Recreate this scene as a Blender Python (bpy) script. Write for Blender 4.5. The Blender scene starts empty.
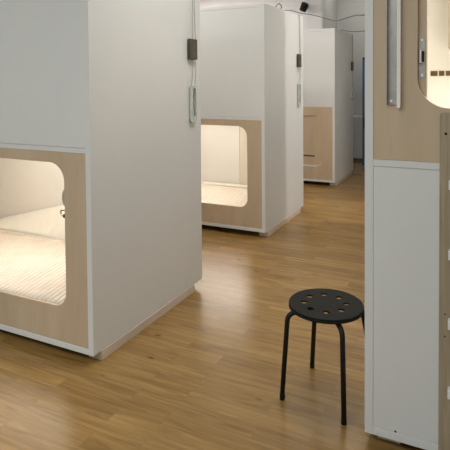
import bpy, bmesh, math, random
from mathutils import Vector, Matrix
random.seed(7)
S = bpy.context.scene
C = S.collection
PI = math.pi

# ------------------------------------------------------------------ camera
F, CY = 512.7, 97.07
YAW, PITCH, ROLL, CAMZ = 0.45922, 0.030086, -0.0078027, 1.5
fw = Vector((-math.sin(YAW)*math.cos(PITCH), math.cos(YAW)*math.cos(PITCH), -math.sin(PITCH)))
rt = Vector((math.cos(YAW), math.sin(YAW), 0))
up = rt.cross(fw)
r2 = math.cos(ROLL)*rt + math.sin(ROLL)*up
u2 = -math.sin(ROLL)*rt + math.cos(ROLL)*up
cam = bpy.data.cameras.new('camera')
cam.sensor_width = 36
cam.lens = F/450*36
cam.shift_y = -(225-CY)/450
cam.clip_start = 0.05
co = bpy.data.objects.new('camera', cam)
C.objects.link(co)
M = Matrix((r2, u2, -fw)).transposed().to_4x4()
M.translation = Vector((0, 0, CAMZ))
co.matrix_world = M
S.camera = co

# ------------------------------------------------------------------ world, lights, exposure
w = bpy.data.worlds.new('world'); S.world = w; w.use_nodes = True
w.node_tree.nodes['Background'].inputs[0].default_value = (0.9, 0.95, 1, 1)
w.node_tree.nodes['Background'].inputs[1].default_value = 0.1
S.view_settings.view_transform = 'Standard'
S.view_settings.look = 'None'
S.view_settings.exposure = 0.07
S.view_settings.gamma = 1
S.view_settings.use_curve_mapping = False

def area(name, loc, sx, sy, power, col, target=None, spread=180):
    l = bpy.data.lights.new(name, 'AREA'); l.shape = 'RECTANGLE'
    l.size = sx; l.size_y = sy; l.energy = power; l.color = col; l.spread = math.radians(spread)
    o = bpy.data.objects.new(name, l); C.objects.link(o); o.location = loc
    if target is not None:
        o.rotation_euler = (Vector(target)-Vector(loc)).to_track_quat('-Z', 'Y').to_euler()
    return o
area('daylight_fill_front', (-1.6, -1.0, 3.3), 3.6, 1.2, 116, (0.84, 0.95, 1.0))  # added lamp in place of cool daylight from behind the camera
fs_ = bpy.data.lights.new('floor_pool_fill', 'SPOT'); fs_.energy = 135; fs_.color = (1, 0.95, 0.88); fs_.shadow_soft_size = 0.12  # added spot imitating the pool of entrance light on the near floor
fs_.spot_size = math.radians(38); fs_.spot_blend = 1.0
fo_ = bpy.data.objects.new('floor_pool_fill', fs_); C.objects.link(fo_); fo_.location = (-2.5, 0.2, 3.2)
fo_.rotation_euler = (Vector((-2.15, 1.15, 0))-fo_.location).to_track_quat('-Z', 'Y').to_euler()
area('ceiling_light_left_gap', (-3.4, 3.9, 3.3), 2.2, 0.3, 32, (1, 0.97, 0.92))
area('ceiling_light_middle_gap', (-2.8, 6.4, 3.3), 2.4, 0.3, 14, (1, 0.97, 0.93))
area('ceiling_light_right_gap', (1.2, 6.45, 3.2), 1.0, 0.12, 20, (1, 0.96, 0.90))
sl_ = bpy.data.lights.new('gap_spot', 'SPOT'); sl_.energy = 78; sl_.color = (1, 0.95, 0.88); sl_.shadow_soft_size = 0.04
sl_.spot_size = math.radians(74); sl_.spot_blend = 0.35
so_ = bpy.data.objects.new('gap_spot', sl_); C.objects.link(so_); so_.location = (0.6, 6.12, 2.12)
so_.rotation_euler = (Vector((-1.81, 5.25, 0.75))-so_.location).to_track_quat('-Z', 'Y').to_euler()
area('ceiling_light_aisle', (-0.8, 2.7, 3.3), 0.8, 0.8, 33, (1, 0.96, 0.90))
area('aisle_middle_fill', (-1.05, 5.6, 3.3), 0.5, 0.5, 20, (1, 0.96, 0.90))  # added fill without a known fixture, lifts pod sides, far plywood and floor
area('far_wall_fill', (-5.2, 7.6, 3.2), 2.5, 0.3, 115, (1, 0.97, 0.97))  # unseen lamp added to brighten the white far wall
area('aisle_end_fill', (-1.7, 9.4, 3.35), 1.2, 0.3, 5, (1, 0.99, 0.95))  # unseen fill added for the grey wall at the aisle end

# ------------------------------------------------------------------ materials
def new_mat(name, col, rough=0.5, metal=0.0, spec=0.5):
    m = bpy.data.materials.new(name); m.use_nodes = True
    b = m.node_tree.nodes['Principled BSDF']
    b.inputs['Base Color'].default_value = (*col, 1)
    b.inputs['Roughness'].default_value = rough
    b.inputs['Metallic'].default_value = metal
    b.inputs['Specular IOR Level'].default_value = spec
    return m
def noisy(name, col, rough=0.5, amt=0.04, scale=3.0, metal=0.0, spec=0.5, bump=0.0, bscale=200):
    m = new_mat(name, col, rough, metal, spec)
    nt = m.node_tree; N = nt.nodes; L = nt.links; b = N['Principled BSDF']
    tc = N.new('ShaderNodeTexCoord'); n = N.new('ShaderNodeTexNoise')
    n.inputs['Scale'].default_value = scale; n.inputs['Detail'].default_value = 4
    L.new(tc.outputs['Object'], n.inputs['Vector'])
    r = N.new('ShaderNodeValToRGB')
    r.color_ramp.elements[0].position = 0.3; r.color_ramp.elements[1].position = 0.7
    r.color_ramp.elements[0].color = (*[max(0, c*(1-amt)) for c in col], 1)
    r.color_ramp.elements[1].color = (*[min(1, c*(1+amt)) for c in col], 1)
    L.new(n.outputs['Fac'], r.inputs['Fac']); L.new(r.outputs['Color'], b.inputs['Base Color'])
    if bump:
        n2 = N.new('ShaderNodeTexNoise'); n2.inputs['Scale'].default_value = bscale
        L.new(tc.outputs['Object'], n2.inputs['Vector'])
        bp = N.new('ShaderNodeBump'); bp.inputs['Strength'].default_value = bump; bp.inputs['Distance'].default_value = 0.002
        L.new(n2.outputs['Fac'], bp.inputs['Height']); L.new(bp.outputs['Normal'], b.inputs['Normal'])
    return m
def wood(name, c1, c2, stretch=(14, 14, 1.2), rough=0.45, fleck=0.15, spec=0.4):
    m = new_mat(name, c1, rough, 0, spec)
    nt = m.node_tree; N = nt.nodes; L = nt.links; b = N['Principled BSDF']
    tc = N.new('ShaderNodeTexCoord'); mp = N.new('ShaderNodeMapping')
    mp.inputs['Scale'].default_value = stretch
    L.new(tc.outputs['Object'], mp.inputs['Vector'])
    n = N.new('ShaderNodeTexNoise'); n.inputs['Scale'].default_value = 1.6; n.inputs['Detail'].default_value = 8
    n.inputs['Distortion'].default_value = 0.6
    L.new(mp.outputs['Vector'], n.inputs['Vector'])
    r = N.new('ShaderNodeValToRGB')
    r.color_ramp.elements[0].position = 0.3; r.color_ramp.elements[1].position = 0.72
    r.color_ramp.elements[0].color = (*c1, 1); r.color_ramp.elements[1].color = (*c2, 1)
    L.new(n.outputs['Fac'], r.inputs['Fac'])
    mp2 = N.new('ShaderNodeMapping'); mp2.inputs['Scale'].default_value = tuple(s*6 for s in stretch)
    L.new(tc.outputs['Object'], mp2.inputs['Vector'])
    n2 = N.new('ShaderNodeTexNoise'); n2.inputs['Scale'].default_value = 1.0; n2.inputs['Detail'].default_value = 2
    L.new(mp2.outputs['Vector'], n2.inputs['Vector'])
    r2_ = N.new('ShaderNodeValToRGB')
    r2_.color_ramp.elements[0].position = 0.28; r2_.color_ramp.elements[1].position = 0.38
    r2_.color_ramp.elements[0].color = (1-fleck,)*3+(1,); r2_.color_ramp.elements[1].color = (1, 1, 1, 1)
    L.new(n2.outputs['Fac'], r2_.inputs['Fac'])
    mx = N.new('ShaderNodeMixRGB'); mx.blend_type = 'MULTIPLY'; mx.inputs[0].default_value = 1
    L.new(r.outputs['Color'], mx.inputs[1]); L.new(r2_.outputs['Color'], mx.inputs[2])
    L.new(mx.outputs['Color'], b.inputs['Base Color'])
    return m

MAT = {}
MAT['laminate'] = noisy('white_laminate', (0.71, 0.715, 0.70), 0.42, 0.02, 1.5, bump=0.02, bscale=60)
MAT['ply'] = wood('birch_plywood', (0.52, 0.40, 0.27), (0.60, 0.475, 0.33), (7, 7, 0.9), 0.5, 0.08)
MAT['ply_grey'] = wood('ladder_wood', (0.30, 0.245, 0.16), (0.42, 0.345, 0.235), (40, 40, 1.5), 0.5, 0.2)
MAT['runner'] = wood('runner_wood', (0.60, 0.50, 0.40), (0.70, 0.60, 0.48), (3, 1, 20), 0.6, 0.06)
MAT['lining'] = noisy('cream_lining', (0.86, 0.84, 0.79), 0.6, 0.02)
MAT['wallwhite'] = noisy('painted_wall', (0.78, 0.76, 0.75), 0.8, 0.02, 2, bump=0.05)
MAT['wallgrey'] = noisy('grey_wall', (0.66, 0.655, 0.63), 0.8, 0.02, 2, bump=0.05)
MAT['ceiling'] = noisy('ceiling_paint', (0.75, 0.75, 0.73), 0.85, 0.02)
MAT['black'] = noisy('black_plastic', (0.012, 0.012, 0.009), 0.65, 0.15, 30, spec=0.15, bump=0.05)
MAT['blackmetal'] = noisy('black_powder_coat', (0.009, 0.009, 0.008), 0.5, 0.1, 50, spec=0.25)
MAT['metal'] = noisy('brushed_metal', (0.42, 0.41, 0.38), 0.42, 0.1, 30, metal=0.5)
MAT['chrome'] = noisy('chrome', (0.75, 0.74, 0.72), 0.15, 0.03, 5, metal=1.0)
MAT['greyplastic'] = noisy('grey_plastic', (0.40, 0.39, 0.36), 0.5, 0.05, 20)
MAT['block'] = noisy('dark_grey_block', (0.065, 0.056, 0.034), 0.5, 0.3, 18)
MAT['sleeve'] = noisy('translucent_sleeve', (0.55, 0.60, 0.56), 0.25, 0.12, 30)
MAT['cord'] = noisy('grey_cord', (0.30, 0.28, 0.25), 0.7, 0.1, 60)
MAT['cable'] = noisy('dark_cable', (0.10, 0.095, 0.085), 0.6, 0.1, 60)
MAT['sheet'] = noisy('white_sheet', (0.85, 0.81, 0.72), 0.85, 0.03, 12, bump=0.2, bscale=300)
MAT['ribbed'] = noisy('ribbed_fabric', (0.80, 0.70, 0.58), 0.9, 0.05, 12, bump=0.2, bscale=300)
MAT['groove'] = noisy('blanket_groove', (0.60, 0.49, 0.38), 0.9, 0.25, 6)
MAT['rear'] = wood('pale_rear_board', (0.78, 0.70, 0.59), (0.83, 0.75, 0.64), (7, 7, 0.9), 0.6, 0.05)
MAT['treads'] = noisy('white_tread', (0.80, 0.78, 0.75), 0.5, 0.03, 10)
MAT['socket'] = noisy('brown_socket', (0.11, 0.062, 0.02), 0.5, 0.1, 40)
MAT['blue'] = noisy('blue_lacquer', (0.012, 0.10, 0.20), 0.45, 0.1, 6)
MAT['darkrec'] = noisy('dark_recess', (0.03, 0.02, 0.015), 0.8, 0.1, 30)
MAT['base'] = noisy('grey_skirting', (0.16, 0.15, 0.14), 0.6, 0.05, 5)
def glow(name, col, s):
    m = new_mat(name, col, 0.5); b = m.node_tree.nodes['Principled BSDF']
    b.inputs['Emission Color'].default_value = (*col, 1); b.inputs['Emission Strength'].default_value = s
    return m
MAT['led'] = glow('warm_led', (1, 0.85, 0.62), 6)

def floor_mat():
    m = new_mat('oak_strip_floor', (0.4, 0.25, 0.12), 0.27, 0, 0.42)
    nt = m.node_tree; N = nt.nodes; L = nt.links; b = N['Principled BSDF']
    tc = N.new('ShaderNodeTexCoord')
    br = N.new('ShaderNodeTexBrick')
    br.offset = 0.37; br.offset_frequency = 2; br.squash = 1
    br.inputs['Scale'].default_value = 1
    br.inputs['Brick Width'].default_value = 0.62; br.inputs['Row Height'].default_value = 0.088
    br.inputs['Mortar Size'].default_value = 0.0008; br.inputs['Mortar Smooth'].default_value = 0.3
    br.inputs['Bias'].default_value = 0.0
    br.inputs['Color1'].default_value = (0, 0, 0, 1); br.inputs['Color2'].default_value = (1, 1, 1, 1)
    br.inputs['Mortar'].default_value = (0.5, 0.5, 0.5, 1)
    L.new(tc.outputs['Object'], br.inputs['Vector'])
    # grain stretched along x, shifted per strip
    ad = N.new('ShaderNodeVectorMath'); ad.operation = 'MULTIPLY_ADD'
    ad.inputs[1].default_value = (3.0, 7.0, 5.0)
    L.new(br.outputs['Color'], ad.inputs[0]); L.new(tc.outputs['Object'], ad.inputs[2])
    mp = N.new('ShaderNodeMapping'); mp.inputs['Scale'].default_value = (2.0, 26, 1)
    L.new(ad.outputs['Vector'], mp.inputs['Vector'])
    n = N.new('ShaderNodeTexNoise'); n.inputs['Scale'].default_value = 1.3; n.inputs['Detail'].default_value = 9
    n.inputs['Distortion'].default_value = 0.9; n.inputs['Roughness'].default_value = 0.6
    L.new(mp.outputs['Vector'], n.inputs['Vector'])
    r = N.new('ShaderNodeValToRGB'); e = r.color_ramp.elements
    e[0].position = 0.30; e[0].color = (0.195, 0.104, 0.028, 1)
    e[1].position = 0.70; e[1].color = (0.350, 0.212, 0.072, 1)
    L.new(n.outputs['Fac'], r.inputs['Fac'])
    r3 = N.new('ShaderNodeValToRGB'); e = r3.color_ramp.elements
    e[0].position = 0.0; e[0].color = (0.86, 0.83, 0.79, 1); e[1].position = 1.0; e[1].color = (1.10, 1.11, 1.13, 1)
    L.new(br.outputs['Color'], r3.inputs['Fac'])
    mx = N.new('ShaderNodeMixRGB'); mx.blend_type = 'MULTIPLY'; mx.inputs[0].default_value = 1
    L.new(r.outputs['Color'], mx.inputs[1]); L.new(r3.outputs['Color'], mx.inputs[2])
    # knots
    mp3 = N.new('ShaderNodeMapping'); mp3.inputs['Scale'].default_value = (3.2, 9.0, 1)
    L.new(tc.outputs['Object'], mp3.inputs['Vector'])
    vo = N.new('ShaderNodeTexVoronoi'); vo.inputs['Scale'].default_value = 1.0
    L.new(mp3.outputs['Vector'], vo.inputs['Vector'])
    r4 = N.new('ShaderNodeValToRGB'); e = r4.color_ramp.elements
    e[0].position = 0.04; e[0].color = (0.30, 0.22, 0.15, 1); e[1].position = 0.10; e[1].color = (1, 1, 1, 1)
    L.new(vo.outputs['Distance'], r4.inputs['Fac'])
    mk = N.new('ShaderNodeMixRGB'); mk.blend_type = 'MULTIPLY'; mk.inputs[0].default_value = 0.9
    L.new(mx.outputs['Color'], mk.inputs[1]); L.new(r4.outputs['Color'], mk.inputs[2])
    # seams
    ms = N.new('ShaderNodeMixRGB'); ms.inputs[2].default_value = (0.12, 0.07, 0.03, 1)
    mm = N.new('ShaderNodeMath'); mm.operation = 'MULTIPLY'; mm.inputs[1].default_value = 0.6
    L.new(br.outputs['Fac'], mm.inputs[0]); L.new(mm.outputs[0], ms.inputs[0])
    L.new(mk.outputs['Color'], ms.inputs[1]); L.new(ms.outputs['Color'], b.inputs['Base Color'])
    bp = N.new('ShaderNodeBump'); bp.inputs['Strength'].default_value = 0.12; bp.inputs['Distance'].default_value = 0.002
    L.new(n.outputs['Fac'], bp.inputs['Height']); L.new(bp.outputs['Normal'], b.inputs['Normal'])
    return m
MAT['floor'] = floor_mat()

# ------------------------------------------------------------------ mesh helpers
def box(bm, x0, x1, y0, y1, z0, z1):
    vs = [bm.verts.new(p) for p in ((x0,y0,z0),(x1,y0,z0),(x1,y1,z0),(x0,y1,z0),(x0,y0,z1),(x1,y0,z1),(x1,y1,z1),(x0,y1,z1))]
    for f in ((3,2,1,0),(4,5,6,7),(0,1,5,4),(1,2,6,5),(2,3,7,6),(3,0,4,7)):
        bm.faces.new([vs[i] for i in f])
def rrect(x0, x1, z0, z1, r, n=12, rb=None):
    """rounded rectangle outline, counter clockwise"""
    rb = r if rb is None else rb
    pts = []
    for cx, cz, a0, q in ((x1-rb, z0+rb, -PI/2, rb), (x1-r, z1-r, 0, r), (x0+r, z1-r, PI/2, r), (x0+rb, z0+rb, PI, rb)):
        for i in range(n+1):
            a = a0+PI/2*i/n
            pts.append((cx+q*math.cos(a), cz+q*math.sin(a)))
    return pts
def plate(bm, loops, y0, y1, axis='y'):
    """fill outlines (outer and holes) in the x-z plane and give them thickness y0..y1"""
    b = bmesh.new(); edges = []
    for lp in loops:
        vs = [b.verts.new((x, 0, z)) for x, z in lp]
        for i in range(len(vs)): edges.append(b.edges.new((vs[i], vs[(i+1) % len(vs)])))
    bmesh.ops.triangle_fill(b, use_beauty=True, use_dissolve=False, edges=edges, normal=(0, -1, 0))
    g = bmesh.ops.extrude_face_region(b, geom=b.faces[:])
    for v in g['geom']:
        if isinstance(v, bmesh.types.BMVert): v.co.y = y1-y0
    for v in b.verts: v.co.y += y0
    if axis == 'x':
        for v in b.verts: v.co = Vector((v.co.y, v.co.x, v.co.z))
    if axis == 'z':
        for v in b.verts: v.co = Vector((v.co.x, v.co.z, v.co.y))
    bmesh.ops.recalc_face_normals(b, faces=b.faces[:])
    me = bpy.data.meshes.new('tmp'); b.to_mesh(me); b.free(); bm.from_mesh(me); bpy.data.meshes.remove(me)
def tube(bm, pts, r, n=10, caps=True):
    pts = [Vector(p) for p in pts]; rings = []
    t0 = (pts[1]-pts[0]).normalized()
    a = Vector((0, 0, 1)) if abs(t0.z) < 0.9 else Vector((1, 0, 0))
    nrm = (a-t0*a.dot(t0)).normalized()
    for i, p in enumerate(pts):
        t = (pts[min(i+1, len(pts)-1)]-pts[max(i-1, 0)]).normalized()
        nrm = (nrm-t*nrm.dot(t)).normalized(); bn = t.cross(nrm)
        rings.append([bm.verts.new(p+r*(math.cos(2*PI*k/n)*nrm+math.sin(2*PI*k/n)*bn)) for k in range(n)])
    for a_, b_ in zip(rings, rings[1:]):
        for k in range(n): bm.faces.new((a_[k], a_[(k+1) % n], b_[(k+1) % n], b_[k]))
    if caps:
        bm.faces.new(rings[0][::-1]); bm.faces.new(rings[-1])
def smooth_path(pts, m=8):
    P = [Vector(p) for p in pts]; P = [P[0]]+P+[P[-1]]; out = []
    for i in range(1, len(P)-2):
        for k in range(m):
            t = k/m; a, b, c, d = P[i-1:i+3]
            out.append(0.5*((2*b)+(c-a)*t+(2*a-5*b+4*c-d)*t*t+(3*b-a-3*c+d)*t**3))
    out.append(P[-2]); return out
def obj(name, bm, mat, parent=None, bevel=0, smooth=False, seg=2):
    bmesh.ops.recalc_face_normals(bm, faces=bm.faces[:])
    me = bpy.data.meshes.new(name); bm.to_mesh(me); bm.free()
    me.materials.append(MAT[mat])
    o = bpy.data.objects.new(name, me); C.objects.link(o)
    if parent: o.parent = parent
    if smooth:
        for p in me.polygons: p.use_smooth = True
    if bevel:
        b = o.modifiers.new('bevel', 'BEVEL'); b.width = bevel; b.segments = seg; b.limit_method = 'ANGLE'
    return o
def bx(name, mat, parent, *args, bevel=0.0015):
    bm = bmesh.new(); box(bm, *args); return obj(name, bm, mat, parent, bevel)
def thing(name, label, cat, loc, group=None, rz=0):
    o = bpy.data.objects.new(name, None); C.objects.link(o); o.location = loc; o.rotation_euler[2] = rz
    o.empty_display_size = 0.1
    o['label'] = label; o['category'] = cat
    if group: o['group'] = group
    return o
def tag(o, label, cat, group=None):
    o['label'] = label; o['category'] = cat
    if group: o['group'] = group
    return o
def struct(name, mat, *args):
    bm = bmesh.new(); box(bm, *args); o = obj(name, bm, mat); o['kind'] = 'structure'; return o
def copy_tree(o, parent=None):
    c = o.copy(); C.objects.link(c); c.parent = parent
    for ch in list(o.children): copy_tree(ch, c)
    return c

# ------------------------------------------------------------------ room shell
struct('floor', 'floor', -8.0, 5.0, -3.0, 10.2, -0.1, 0.0)
struct('ceiling', 'ceiling', -8.0, 5.0, -3.0, 10.2, 3.4, 3.5)
struct('wall_back', 'wallgrey', -2.53, 5.0, 10.04, 10.2, 0, 3.4)
struct('wall_inner', 'wallwhite', -7.9, -2.53, 9.0, 10.2, 0, 3.4)
struct('wall_left', 'wallwhite', -8.0, -7.9, -3.0, 10.2, 0, 3.4)
struct('wall_right', 'wallwhite', 4.9, 5.0, -2.9, 10.04, 0, 3.4)
struct('wall_front', 'wallwhite', -7.9, 5.0, -3.0, -2.9, 0, 3.4)
struct('baseboard_back', 'base', -2.50, 4.9, 10.025, 10.04, 0, 0.07)
# the grey return wall at the end of the aisle
struct('wall_return', 'wallgrey', -2.53, -2.50, 9.0, 10.04, 0, 3.4)

# ------------------------------------------------------------------ sleeping pods
X0 = -1.8138; B = 0.0531; H = 2.2397; LEN = 2.12; DEP = 1.19; T = 0.034
def pod_shell(label, x_left, y_front, lower, group, cut_hole=True, rear_split=True):
    """origin: middle of the pod's footprint on the floor"""
    cx = x_left+LEN/2; cy = y_front+DEP/2
    t = thing('sleeping_pod', label, 'sleeping pod', (cx, cy, 0), group)
    a, b_ = -LEN/2, LEN/2; f, k = -DEP/2, DEP/2
    sh = 1.127 if lower else 1.156            # underside of the deck between the bunks
    dk = sh+0.028
    for s in (a, b_-T):
        bx('side_panel', 'laminate', t, s, s+T, f, k, B, H)
    bx('bottom_panel', 'laminate', t, a+T, b_-T, f, k, B, B+0.031)
    bx('top_panel', 'laminate', t, a+T, b_-T, f, k, H-T, H)
    bx('middle_deck', 'laminate', t, a+T, b_-T, f, k, sh+0.0005, dk-0.0005, bevel=0.001)
    bx('back_panel', 'laminate', t, a+T, b_-T, k-0.02, k-0.0005, B+0.031, sh)
    bx('back_panel', 'laminate', t, a+T, b_-T, k-0.02, k-0.0005, dk, H-T)
    for s in (a+0.009 if lower else a+0.04, b_-0.090 if lower else b_-0.13):
        bx('runner', 'runner', t, s, s+0.092, f+0.065, k-0.115, 0, B, bevel=0.002)
    z0, z1 = (B+0.031, sh) if lower else (dk, H-T)
    # closed half of the front
    if lower: bx('front_panel', 'laminate', t, a+T+0.0005, b_-T-0.0005, f+0.0015, f+0.02, dk+0.0012, H-T-0.0005, bevel=0.001)
    else: bx('front_panel', 'laminate', t, a+T+0.0005, b_-T-0.0005, f+0.0015, f+0.02, B+0.0315, sh-0.0012, bevel=0.001)
    # plywood half with the rounded entrance
    if lower: hole = (b_-0.186-0.80, b_-0.186, 0.277, 1.067, 0.105, 0.085)
    else: hole = (a+0.200, a+0.200+0.80, 1.392, 2.14, 0.118, 0.118)
    bm = bmesh.new()
    outer = [(a+T+0.0005, z0+0.0005), (b_-T-0.0005, z0+0.0005), (b_-T-0.0005, z1-0.0005), (a+T+0.0005, z1-0.0005)]
    plate(bm, [outer, rrect(hole[0], hole[1], hole[2], hole[3], hole[4], 14, hole[5])], f+0.002, f+0.020)
    fp = obj('entrance_panel', bm, 'ply', t, 0.0008)
    fp['label'] = 'birch plywood front with rounded entrance'
    # lining of the bunk
    bm = bmesh.new()
    box(bm, a+T+0.001, a+T+0.010, f+0.021, k-0.021, z0+0.001, z1-0.001)
    box(bm, b_-T-0.010, b_-T-0.001, f+0.021, k-0.021, z0+0.001, z1-0.001)
    box(bm, a+T+0.012, b_-T-0.012, f+0.021, k-0.032, z1-0.010, z1-0.001)
    if lower:
        xs = b_-0.80
        box(bm, a+T+0.012, xs, k-0.031, k-0.021, z0+0.001, z1-0.011)
    else:
        box(bm, a+T+0.012, b_-T-0.012, k-0.031, k-0.021, z0+0.001, z1-0.011)
    obj('bunk_lining', bm, 'lining', t, 0.001)
    if lower:
        bx('rear_board', 'rear', t, xs+0.006, b_-T-0.012, k-0.034, k-0.021, z0+0.001, z1-0.011, bevel=0.002)
    # warm light bar under the bunk's ceiling
    lb = bx('light_bar', 'led', t, a+0.45, b_-0.45, k-0.075, k-0.05, z1-0.026, z1-0.011, bevel=0.002)
    l = bpy.data.lights.new('bunk_light', 'AREA'); l.shape = 'RECTANGLE'; l.size = 1.4; l.size_y = 0.3
    l.energy = BUNK_W if lower else BUNK_W*3.4; l.color = (1, 0.97, 0.92)
    lo = bpy.data.objects.new('bunk_light', l); C.objects.link(lo); lo.parent = lb
    lo.location = (0, k-0.5, z1-0.03)
    return t, (a, b_, f, k, z0, z1)
BUNK_W = 5.2

def strip(t, k, z1, w_):
    l = bpy.data.lights.new('strip_light', 'AREA'); l.shape = 'RECTANGLE'; l.size = 1.3; l.size_y = 0.03
    l.energy = w_; l.spread = math.radians(80); l.color = (1, 0.97, 0.92)
    lo = bpy.data.objects.new('strip_light', l); C.objects.link(lo); lo.parent = t
    lo.location = (0, k-0.082, z1-0.03); lo.rotation_euler = (math.radians(-60), 0, 0)
def bedding(cx, cy, desc, pillow=True):
    """mattress, ribbed blanket and wedge pillow of a lower bunk (pod footprint centre at cx, cy)"""
    a, b_, f, k = -LEN/2, LEN/2, -DEP/2, DEP/2
    bm = bmesh.new(); box(bm, a+0.05, b_-0.05, f+0.03, k-0.04, 0, 0.163)
    m = obj('mattress', bm, 'sheet', None, 0.025, seg=4); m.location = (cx, cy, B+0.0325)
    tag(m, 'cream sheeted mattress filling the lower bunk of '+desc, 'mattress')
    # ribbed blanket with ribs across the bed
    bm = bmesh.new(); step = 0.034; n = int((LEN-0.14)/step); sub = 6; rows = 14
    y0, y1 = f+0.035, 0.19+0.13
    grid = []
    for j in range(rows+1):
        y = y0+(y1-y0)*j/rows; row = []
        for i in range(n*sub+1):
            x = a+0.07+step*i/sub
            ph = (i % sub)/sub; hgt = (0.010 if pillow else 0.004)*abs(math.sin(PI*(i/sub)))**0.7
            wob = 0.012*math.sin(y*3.0+x*1.3)-0.25*(y-y0)+0.05
            row.append(bm.verts.new((min(max(x+wob-0.04, a+0.062), b_-0.062), y, 0.006+hgt+0.004*math.sin(x*5+y*4))))
        grid.append(row)
    for r0, r1 in zip(grid, grid[1:]):
        for i in range(len(r0)-1): bm.faces.new((r0[i], r0[i+1], r1[i+1], r1[i]))
    bm.faces.index_update()
    for fc in bm.faces:
        if pillow and (fc.index % (n*sub)) % sub in (0, 5): fc.material_index = 1
    bk = obj('blanket', bm, 'ribbed', None, 0, True); bk.data.materials.append(MAT['groove'])
    so = bk.modifiers.new('thick', 'SOLIDIFY'); so.thickness = 0.004; so.offset = 1
    bk.location = (cx, cy, B+0.0325+0.1635)
    tag(bk, ('ribbed beige' if pillow else 'plain cream')+' blanket spread over the mattress of '+desc, 'blanket')
    # hem of small stitches
    bm = bmesh.new()
    x = a+0.1
    while x < b_-0.1:
        tube(bm, [(x, y1-0.035, 0.017), (x+0.012, y1-0.01, 0.021), (x+0.020, y1+0.015, 0.013)], 0.0035, 6); x += 0.032
    obj('hem_stitching', bm, 'sheet', bk, 0, True)
    if not pillow: return
    # wedge pillow along the rear wall, rising away from the head end
    bm = bmesh.new()
    xa, xb = a+0.055, 0.22
    yb, yf = k-0.045, k-0.25
    prof = []
    N_ = 14
    for i in range(N_+1):
        s = i/N_; x = xa+(xb-xa)*s
        hb = 0.03+0.25*min(1, s*1.3); hf = 0.02+0.012*math.sin(PI*s)
        if i in (0, N_): hb *= 0.8
        ring = [(x, yf, 0), (x, yf+0.006, hf), (x, yf+(yb-yf)*0.5, hf+(hb-hf)*0.55), (x, yb-0.02, hb), (x, yb, hb*0.93), (x, yb, 0)]
        prof.append([bm.verts.new(p) for p in ring])
    for r0, r1 in zip(prof, prof[1:]):
        for i in range(6): bm.faces.new((r0[i], r0[(i+1) % 6], r1[(i+1) % 6], r1[i]))
    bm.faces.new(prof[0]); bm.faces.new(prof[-1][::-1])
    p = obj('wedge_pillow', bm, 'sheet', None, 0.006, True, 3); p.location = (cx, cy, B+0.0325+0.1635)
    tag(p, 'white wedge pillow along the rear wall of '+desc, 'pillow')

def lower_latch(t, b_, f):
    # round lock housing behind the panel and a little hook below it
    xl = b_-0.186
    bm = bmesh.new()
    ring = [(xl+0.004+0.042*math.cos(2*PI*i/28), 0.875+0.058*math.sin(2*PI*i/28)) for i in range(28)]
    plate(bm, [ring], f+0.0215, f+0.045)
    h = obj('lock_housing', bm, 'greyplastic', t, 0.003); h['label'] = 'grey round lock housing'
    bm = bmesh.new()
    tube(bm, smooth_path([(xl+0.01, f+0.028, 0.803), (xl-0.03, f+0.028, 0.803), (xl-0.048, f+0.028, 0.801), (xl-0.053, f+0.028, 0.790), (xl-0.044, f+0.028, 0.775), (xl-0.02, f+0.028, 0.768)], 5), 0.0045, 8)
    obj('hook', bm, 'chrome', h, 0, True)
    bx('hook_tip', 'blackmetal', h, xl-0.032, xl-0.008, f+0.022, f+0.036, 0.762, 0.782, bevel=0.003)
    bx('strike_plate', 'greyplastic', t, xl-0.006, xl+0.012, f+0.0215, f+0.026, 0.56, 0.745, bevel=0.001)

GL = 'white sleeping pods along the left of the aisle'
GR = 'white sleeping pods along the right of the aisle'
podA, d = pod_shell('nearest white sleeping pod on the left, with a striped bed in its plywood entrance', X0-LEN, 2.0767, True, GL)
lower_latch(podA, d[1], d[2])
strip(podA, d[3], d[5], 3.5)
bedding(podA.location.x, podA.location.y, 'the nearest left pod')
podB, d = pod_shell('second white sleeping pod on the left, open plywood entrance glowing cream', X0-LEN, 4.514, True, GL)
bedding(podB.location.x, podB.location.y, 'the second left pod', False)
strip(podB, d[3], d[5], 2)
podC, d = pod_shell('farthest white sleeping pod on the left, its plywood door shut', X0-LEN, 7.1535, True, GL)
# its closed plywood door
a, b_, f, k = d[:4]
bm = bmesh.new()
hx0, hx1 = b_-0.186-0.80, b_-0.186
plate(bm, [rrect(hx0+0.004, hx1-0.004, 0.277+0.012, 1.067-0.004, 0.101, 14, 0.081), rrect(hx1-0.30, hx1-0.105, 0.408, 0.428, 0.008, 4)], f+0.007, f+0.019)
dr = obj('sliding_door', bm, 'ply', podC, 0.001)
bx('grip_slot', 'darkrec', dr, hx1-0.305, hx1-0.10, f+0.0192, f+0.024, 0.403, 0.433, bevel=0)
bx('finger_rail', 'ply', dr, hx1-0.30, hx1-0.08, f-0.008, f+0.0069, 1.006, 1.018, bevel=0.002)
bx('gap_glow_strip', 'laminate', podC, hx0+0.15, hx1-0.075, f-0.003, f+0.006, 0.268, 0.2845, bevel=0.001)  # white strip in place of light glowing through the gap under the door

XR = -0.4114
podR, d = pod_shell('white sleeping pod on the right beside the stool, with ladder and upper plywood entrance', XR, 2.1042, False, GR)
a, b_, f, k, z0, z1 = d
hx = a+0.200
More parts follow.
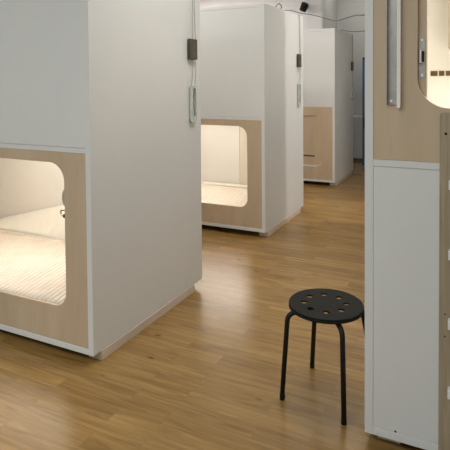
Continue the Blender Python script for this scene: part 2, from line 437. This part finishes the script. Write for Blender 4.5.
# batten with the lock behind the entrance
bt = bx('lock_batten', 'ply', podR, hx-0.020, hx+0.032, f+0.0215, f+0.055, z0+0.001, z1-0.012, bevel=0.003)
bm = bmesh.new(); plate(bm, [rrect(hx+0.003, hx+0.026, 1.505, 1.668, 0.011, 8)], f+0.018, f+0.0214)
sp = obj('strike_plate', bm, 'metal', podR, 0.0008); sp['label'] = 'long rounded metal strike plate'
bx('latch_bolt', 'chrome', sp, hx+0.004, hx+0.016, f+0.006, f+0.018, 1.563, 1.622, bevel=0.004)
bx('latch_slot', 'blackmetal', sp, hx+0.016, hx+0.023, f+0.012, f+0.018, 1.570, 1.612, bevel=0.002)
for z in (1.520, 1.655):
    bm = bmesh.new(); tube(bm, [(hx+0.0145, f+0.0165, z), (hx+0.0145, f+0.0185, z)], 0.004, 10); obj('screw', bm, 'chrome', sp)
# sockets on the rear wall
sx = hx-0.064
for dx_, wd in ((0.021, 0.038), (0.067, 0.029), (0.104, 0.026)):
    bx('socket', 'socket', podR, sx+dx_, sx+dx_+wd, k-0.036, k-0.0312, 1.524, 1.553, bevel=0.001)
bx('shelf_board', 'ply_grey', podR, sx+0.125, sx+0.40, k-0.20, k-0.0315, 1.675, 2.05, bevel=0.002)
# vertical rail on the plywood
bm = bmesh.new()
box(bm, a+0.0885, a+0.0915, f-0.030, f+0.0015, 1.403, 2.19)
box(bm, a+0.0885, a+0.124, f-0.004, f+0.0015, 1.403, 2.19)
rl = obj('vertical_rail', bm, 'metal', podR, 0.001); rl['label'] = 'grey metal rail on the plywood'
bm = bmesh.new()
plate(bm, [rrect(a+0.1265, a+0.140, 1.392, 2.19, 0.006, 5)], f-0.024, f+0.0015)
obj('rail_cover', bm, 'lining', rl, 0.001)
bm = bmesh.new(); tube(bm, [(a+0.104, f-0.0065, 1.419), (a+0.104, f-0.003, 1.419)], 0.005, 12); obj('screw', bm, 'chrome', rl)
bm = bmesh.new(); tube(bm, [(a+0.121, f-0.001, 0.092), (a+0.121, f+0.003, 0.092)], 0.0038, 10)
obj('screw_hole', bm, 'blackmetal', podR)
# upper bunk mattress
bm = bmesh.new(); box(bm, a+0.05, b_-0.05, f+0.06, k-0.05, 0, 0.13)
m = obj('mattress', bm, 'sheet', None, 0.025, seg=4); m.location = (podR.location.x, podR.location.y, z0)
tag(m, 'mattress inside the upper bunk of the right pod with ladder', 'mattress')
# the next pod of the right row
podS, d = pod_shell('white sleeping pod behind the ladder pod on the right row', XR, 4.503, False, GR)

podT, d = pod_shell('farthest white sleeping pod of the right row', XR, 7.1535, False, GR)

# ------------------------------------------------------------------ ladder
lx = -0.1285; ly = 2.066
ld = thing('ladder', 'wooden ladder with rounded stile top and pale treads against the right pod', 'ladder', (lx+0.21, ly, 0))
for s in (-0.21, 0.15):
    bm = bmesh.new()
    ol = [(s, 0.0), (s+0.06, 0.0)]
    r = 0.014
    for i in range(9):
        a_ = PI/2*i/8; ol.append((s+0.06-r+r*math.cos(a_), 1.380-r+r*math.sin(a_)))
    for i in range(9):
        a_ = PI/2+PI/2*i/8; ol.append((s+r+r*math.cos(a_), 1.380-r+r*math.sin(a_)))
    plate(bm, [ol], 0.0, 0.036)
    st = obj('stile', bm, 'ply_grey', ld, 0.003, seg=3)
    for z in (1.30, 0.566+0.055, 0.566-0.03):
        bm = bmesh.new(); tube(bm, [(s+0.021 if s < 0 else s+0.039, -0.0012, z), (s+0.021 if s < 0 else s+0.039, 0.004, z)], 0.005 if z > 1 else 0.003, 12)
        obj('screw_hole', bm, 'blackmetal', st)
for z in (1.137, 0.877, 0.617, 0.356):
    bx('tread', 'treads', ld, -0.21+0.0325, 0.15+0.0275, -0.030, -0.0003, z-0.041, z-0.006, bevel=0.003)

# ------------------------------------------------------------------ stool
def stool():
    cx, cy = -0.640, 2.354
    t = thing('round_stool', 'round black four-legged stool with holes in its seat, standing on the oak floor', 'stool', (cx, cy, 0))
    # seat: lathe-like disc with eight real holes
    R = 0.174; top = 0.450; th = 0.020
    holes = [(-0.004+0.098*math.cos(q), 0.098*math.sin(q)) for q in [2*PI*i/8+0.32 for i in range(8)]]
    loops = [[(R*math.cos(2*PI*i/72), R*math.sin(2*PI*i/72)) for i in range(72)]]
    for hx_, hy_ in holes: loops.append([(hx_+0.0155*math.cos(2*PI*i/18), hy_+0.0155*math.sin(2*PI*i/18)) for i in range(18)])
    bm = bmesh.new(); plate(bm, loops, top-0.009, top, 'z')
    NR = 72; rings = []
    for rr, zz in ((R-0.004, top-0.0088), (R+0.001, top-0.012), (R+0.002, top-th+0.004), (R-0.001, top-th), (R-0.007, top-th), (R-0.010, top-th+0.004), (R-0.012, top-0.0088)):
        rings.append([bm.verts.new((rr*math.cos(2*PI*i/NR), rr*math.sin(2*PI*i/NR), zz)) for i in range(NR)])
    for q0, q1 in zip(rings, rings[1:]+rings[:1]):
        for i in range(NR): bm.faces.new((q0[i], q0[(i+1) % NR], q1[(i+1) % NR], q1[i]))
    s = obj('seat', bm, 'black', t, 0.0)
    bv = s.modifiers.new('bevel', 'BEVEL'); bv.width = 0.0035; bv.segments = 3; bv.limit_method = 'ANGLE'
    bv.use_clamp_overlap = True
    feet = [(-0.5176, 2.1952), (-0.8223, 2.2451), (-0.7736, 2.5693), (-0.4290, 2.5000)]
    for fx, fy in feet:
        v = Vector((fx-cx, fy-cy, 0)); r_f = v.length; n = v.normalized()
        zb = top-0.0225
        P = [n*0.02+Vector((0, 0, zb)), n*0.08+Vector((0, 0, zb-0.002)), n*0.146+Vector((0, 0, zb-0.016))]
        c = n*0.146+Vector((0, 0, zb-0.016-0.040))
        for i in range(1, 7):
            a_ = math.radians(80)*i/6
            P.append(c+n*0.040*math.sin(a_)+Vector((0, 0, 0.040*math.cos(a_))))
        P.append(n*(r_f-0.0)+Vector((0, 0, 0.004)))
        bm = bmesh.new(); tube(bm, P, 0.0116, 14)
        lg = obj('leg', bm, 'blackmetal', t, 0, True)
        bm = bmesh.new(); tube(bm, [n*r_f+Vector((0, 0, 0)), n*(r_f-0.0045)+Vector((0, 0, 0.022))], 0.0124, 14)
        obj('foot_cap', bm, 'black', lg, 0, True)
stool()

# ------------------------------------------------------------------ hanging pulls on the pod sides
def pull(y_front, label):
    x = X0; y = y_front
    t = thing('hanging_pull', label, 'cord pull', (x+0.012, y+1.06, 1.21), 'hanging cord pulls on the left pods')
    bx('weight_block', 'block', t, -0.008, 0.014, -0.058, 0.045, 0.447, 0.590, bevel=0.003)
    for yy, y2, y3 in ((-0.008, -0.005, -0.012), (0.030, 0.018, 0.020)):
        bm = bmesh.new(); tube(bm, smooth_path([(0.006, yy, 0.585), (0.006, y2, 0.80), (0.004, y3, 0.98), (-0.004, y3, 1.032)], 6), 0.0026, 6); obj('cord', bm, 'cord', t, 0, True)
    for yy, y2 in ((-0.020, -0.028), (0.030, 0.016)):
        bm = bmesh.new(); tube(bm, smooth_path([(0.004, yy, 0.45), (0.006, yy+0.004, 0.36), (0.004, y2, 0.25)], 6), 0.0022, 6); obj('cord', bm, 'cord', t, 0, True)
    bm = bmesh.new(); plate(bm, [rrect(-0.040, 0.038, 0.0, 0.262, 0.012, 6, 0.032), rrect(-0.012, 0.028, 0.03, 0.245, 0.008, 5, 0.02)], -0.006, 0.008, 'x')
    sl = obj('sleeve_frame', bm, 'sleeve', t, 0.002); sl['label'] = 'pale green-grey rounded sleeve'
    bm = bmesh.new(); tube(bm, smooth_path([(0.004, 0.010, 0.25), (0.003, 0.000, 0.15), (0.004, 0.012, 0.055)], 5), 0.004, 6); obj('inner_rod', bm, 'cord', sl, 0, True)
    return t
pull(2.0767, 'cord pull with dark block and pale sleeve on side of the nearest left pod')
pull(4.503-0.04, 'cord pull with dark block on side of the second left pod')
pull(7.1535, 'cord pull with dark block on side of the farthest left pod')

# ------------------------------------------------------------------ cables over the aisle, spotlight
def ray(u, v):
    return fw+r2*((u-225)/F)+u2*((CY-v)/F)
def on_y(u, v, y):
    d_ = ray(u, v); return Vector((0, 0, CAMZ))+d_*(y/d_.y)
def cable(name, label, pts, r, parent=None):
    bm = bmesh.new(); tube(bm, smooth_path(pts, 8), r, 8); o = obj(name, bm, 'cable', parent, 0, True)
    if label: tag(o, label, 'cable')
    return o
cable('sagging_cable', 'thin dark cable sagging across the aisle from the second left pod',
      [(-2.05, 5.30, 2.245), (-1.90, 5.22, 2.262), (-1.83, 5.20, 2.25), (-1.812, 5.30, 2.262), on_y(300, 13, 5.2), on_y(310, 14.5, 5.0), on_y(321, 17, 4.8), on_y(335, 20.6, 4.5), on_y(346, 18.0, 4.2), on_y(356, 15.3, 4.0), on_y(365, 14.7, 3.8), on_y(385, 9, 3.5), (XR, 3.29, 2.250), (XR+0.1, 3.2, 2.246)], 0.0045)
cable('looped_cable', 'small loop of cable standing on top edge of the second left pod',
      [(-1.86, 4.93, 2.243), (-1.85, 4.95, 2.275), (-1.84, 4.99, 2.295), (-1.83, 5.04, 2.27), (-1.86, 5.07, 2.243)], 0.0045)
cable('hanging_cable', 'thin dark cable running right from top of the farthest left pod',
      [(-1.95, 7.66, 2.248), (-1.83, 7.64, 2.252), (-1.795, 7.58, 2.250), (-1.70, 7.46, 2.215), (-1.55, 7.26, 2.185), (-1.35, 6.99, 2.165), (-1.05, 6.58, 2.16), (-0.7, 6.1, 2.19), (XR-0.02, 5.71, 2.25), (XR+0.08, 5.6, 2.248)], 0.006)

sp = thing('spotlight', 'black tilted spotlight mounted high on the white wall', 'spotlight', (-2.80, 9.0, 2.82))
bm = bmesh.new()
ax = Vector((0.42, -0.30, 0.80)).normalized()
c0 = Vector((0, -0.13, 0))
tube(bm, [c0-ax*0.070, c0-ax*0.066, c0+ax*0.06, c0+ax*0.070], 0.062, 24)
hd = obj('lamp_head', bm, 'black', sp, 0.004)
bm = bmesh.new(); tube(bm, [c0-ax*0.072, c0-ax*0.0702], 0.052, 24); obj('lens', bm, 'greyplastic', hd)
bm = bmesh.new(); tube(bm, smooth_path([(0.0, -0.006, 0.02), (0.05, -0.03, 0.02), (0.055, -0.10, 0.0)], 5), 0.010, 10); obj('arm', bm, 'greyplastic', sp, 0, True)
bm = bmesh.new(); tube(bm, [(0.0, 0.0, 0.02), (0.0, -0.02, 0.02)], 0.045, 20); obj('mounting_plate', bm, 'greyplastic', sp, 0.003)

# ------------------------------------------------------------------ far end of the aisle
t = thing('tall_cabinet', 'tall blue cabinet at far end of the aisle, mostly hidden by the right pod', 'cabinet', (-1.55, 9.25, 0))
bx('body', 'blue', t, -0.25, 0.25, -0.23, 0.25, 0.02, 1.86, bevel=0.004)
bx('door', 'blue', t, -0.248, 0.248, -0.25, -0.231, 0.025, 1.855, bevel=0.003)
bx('plinth', 'greyplastic', t, -0.24, 0.24, -0.22, 0.24, 0, 0.0195, bevel=0.001)
bx('top_cap', 'blackmetal', t, -0.25, 0.25, -0.23, 0.25, 1.8605, 1.90, bevel=0.002)
bx('handle', 'blackmetal', t, -0.225, -0.19, -0.275, -0.2505, 0.68, 0.86, bevel=0.004)
t = thing('low_cabinet', 'low grey cabinet against the far grey wall', 'cabinet', (-1.98, 9.85, 0))
bx('body', 'base', t, -0.19, 0.19, -0.15, 0.165, 0.0, 0.04, bevel=0.001)
bx('carcass', 'wallgrey', t, -0.19, 0.19, -0.16, 0.165, 0.0405, 0.83, bevel=0.003)
bx('door', 'wallgrey', t, -0.185, 0.185, -0.178, -0.1605, 0.045, 0.825, bevel=0.002)
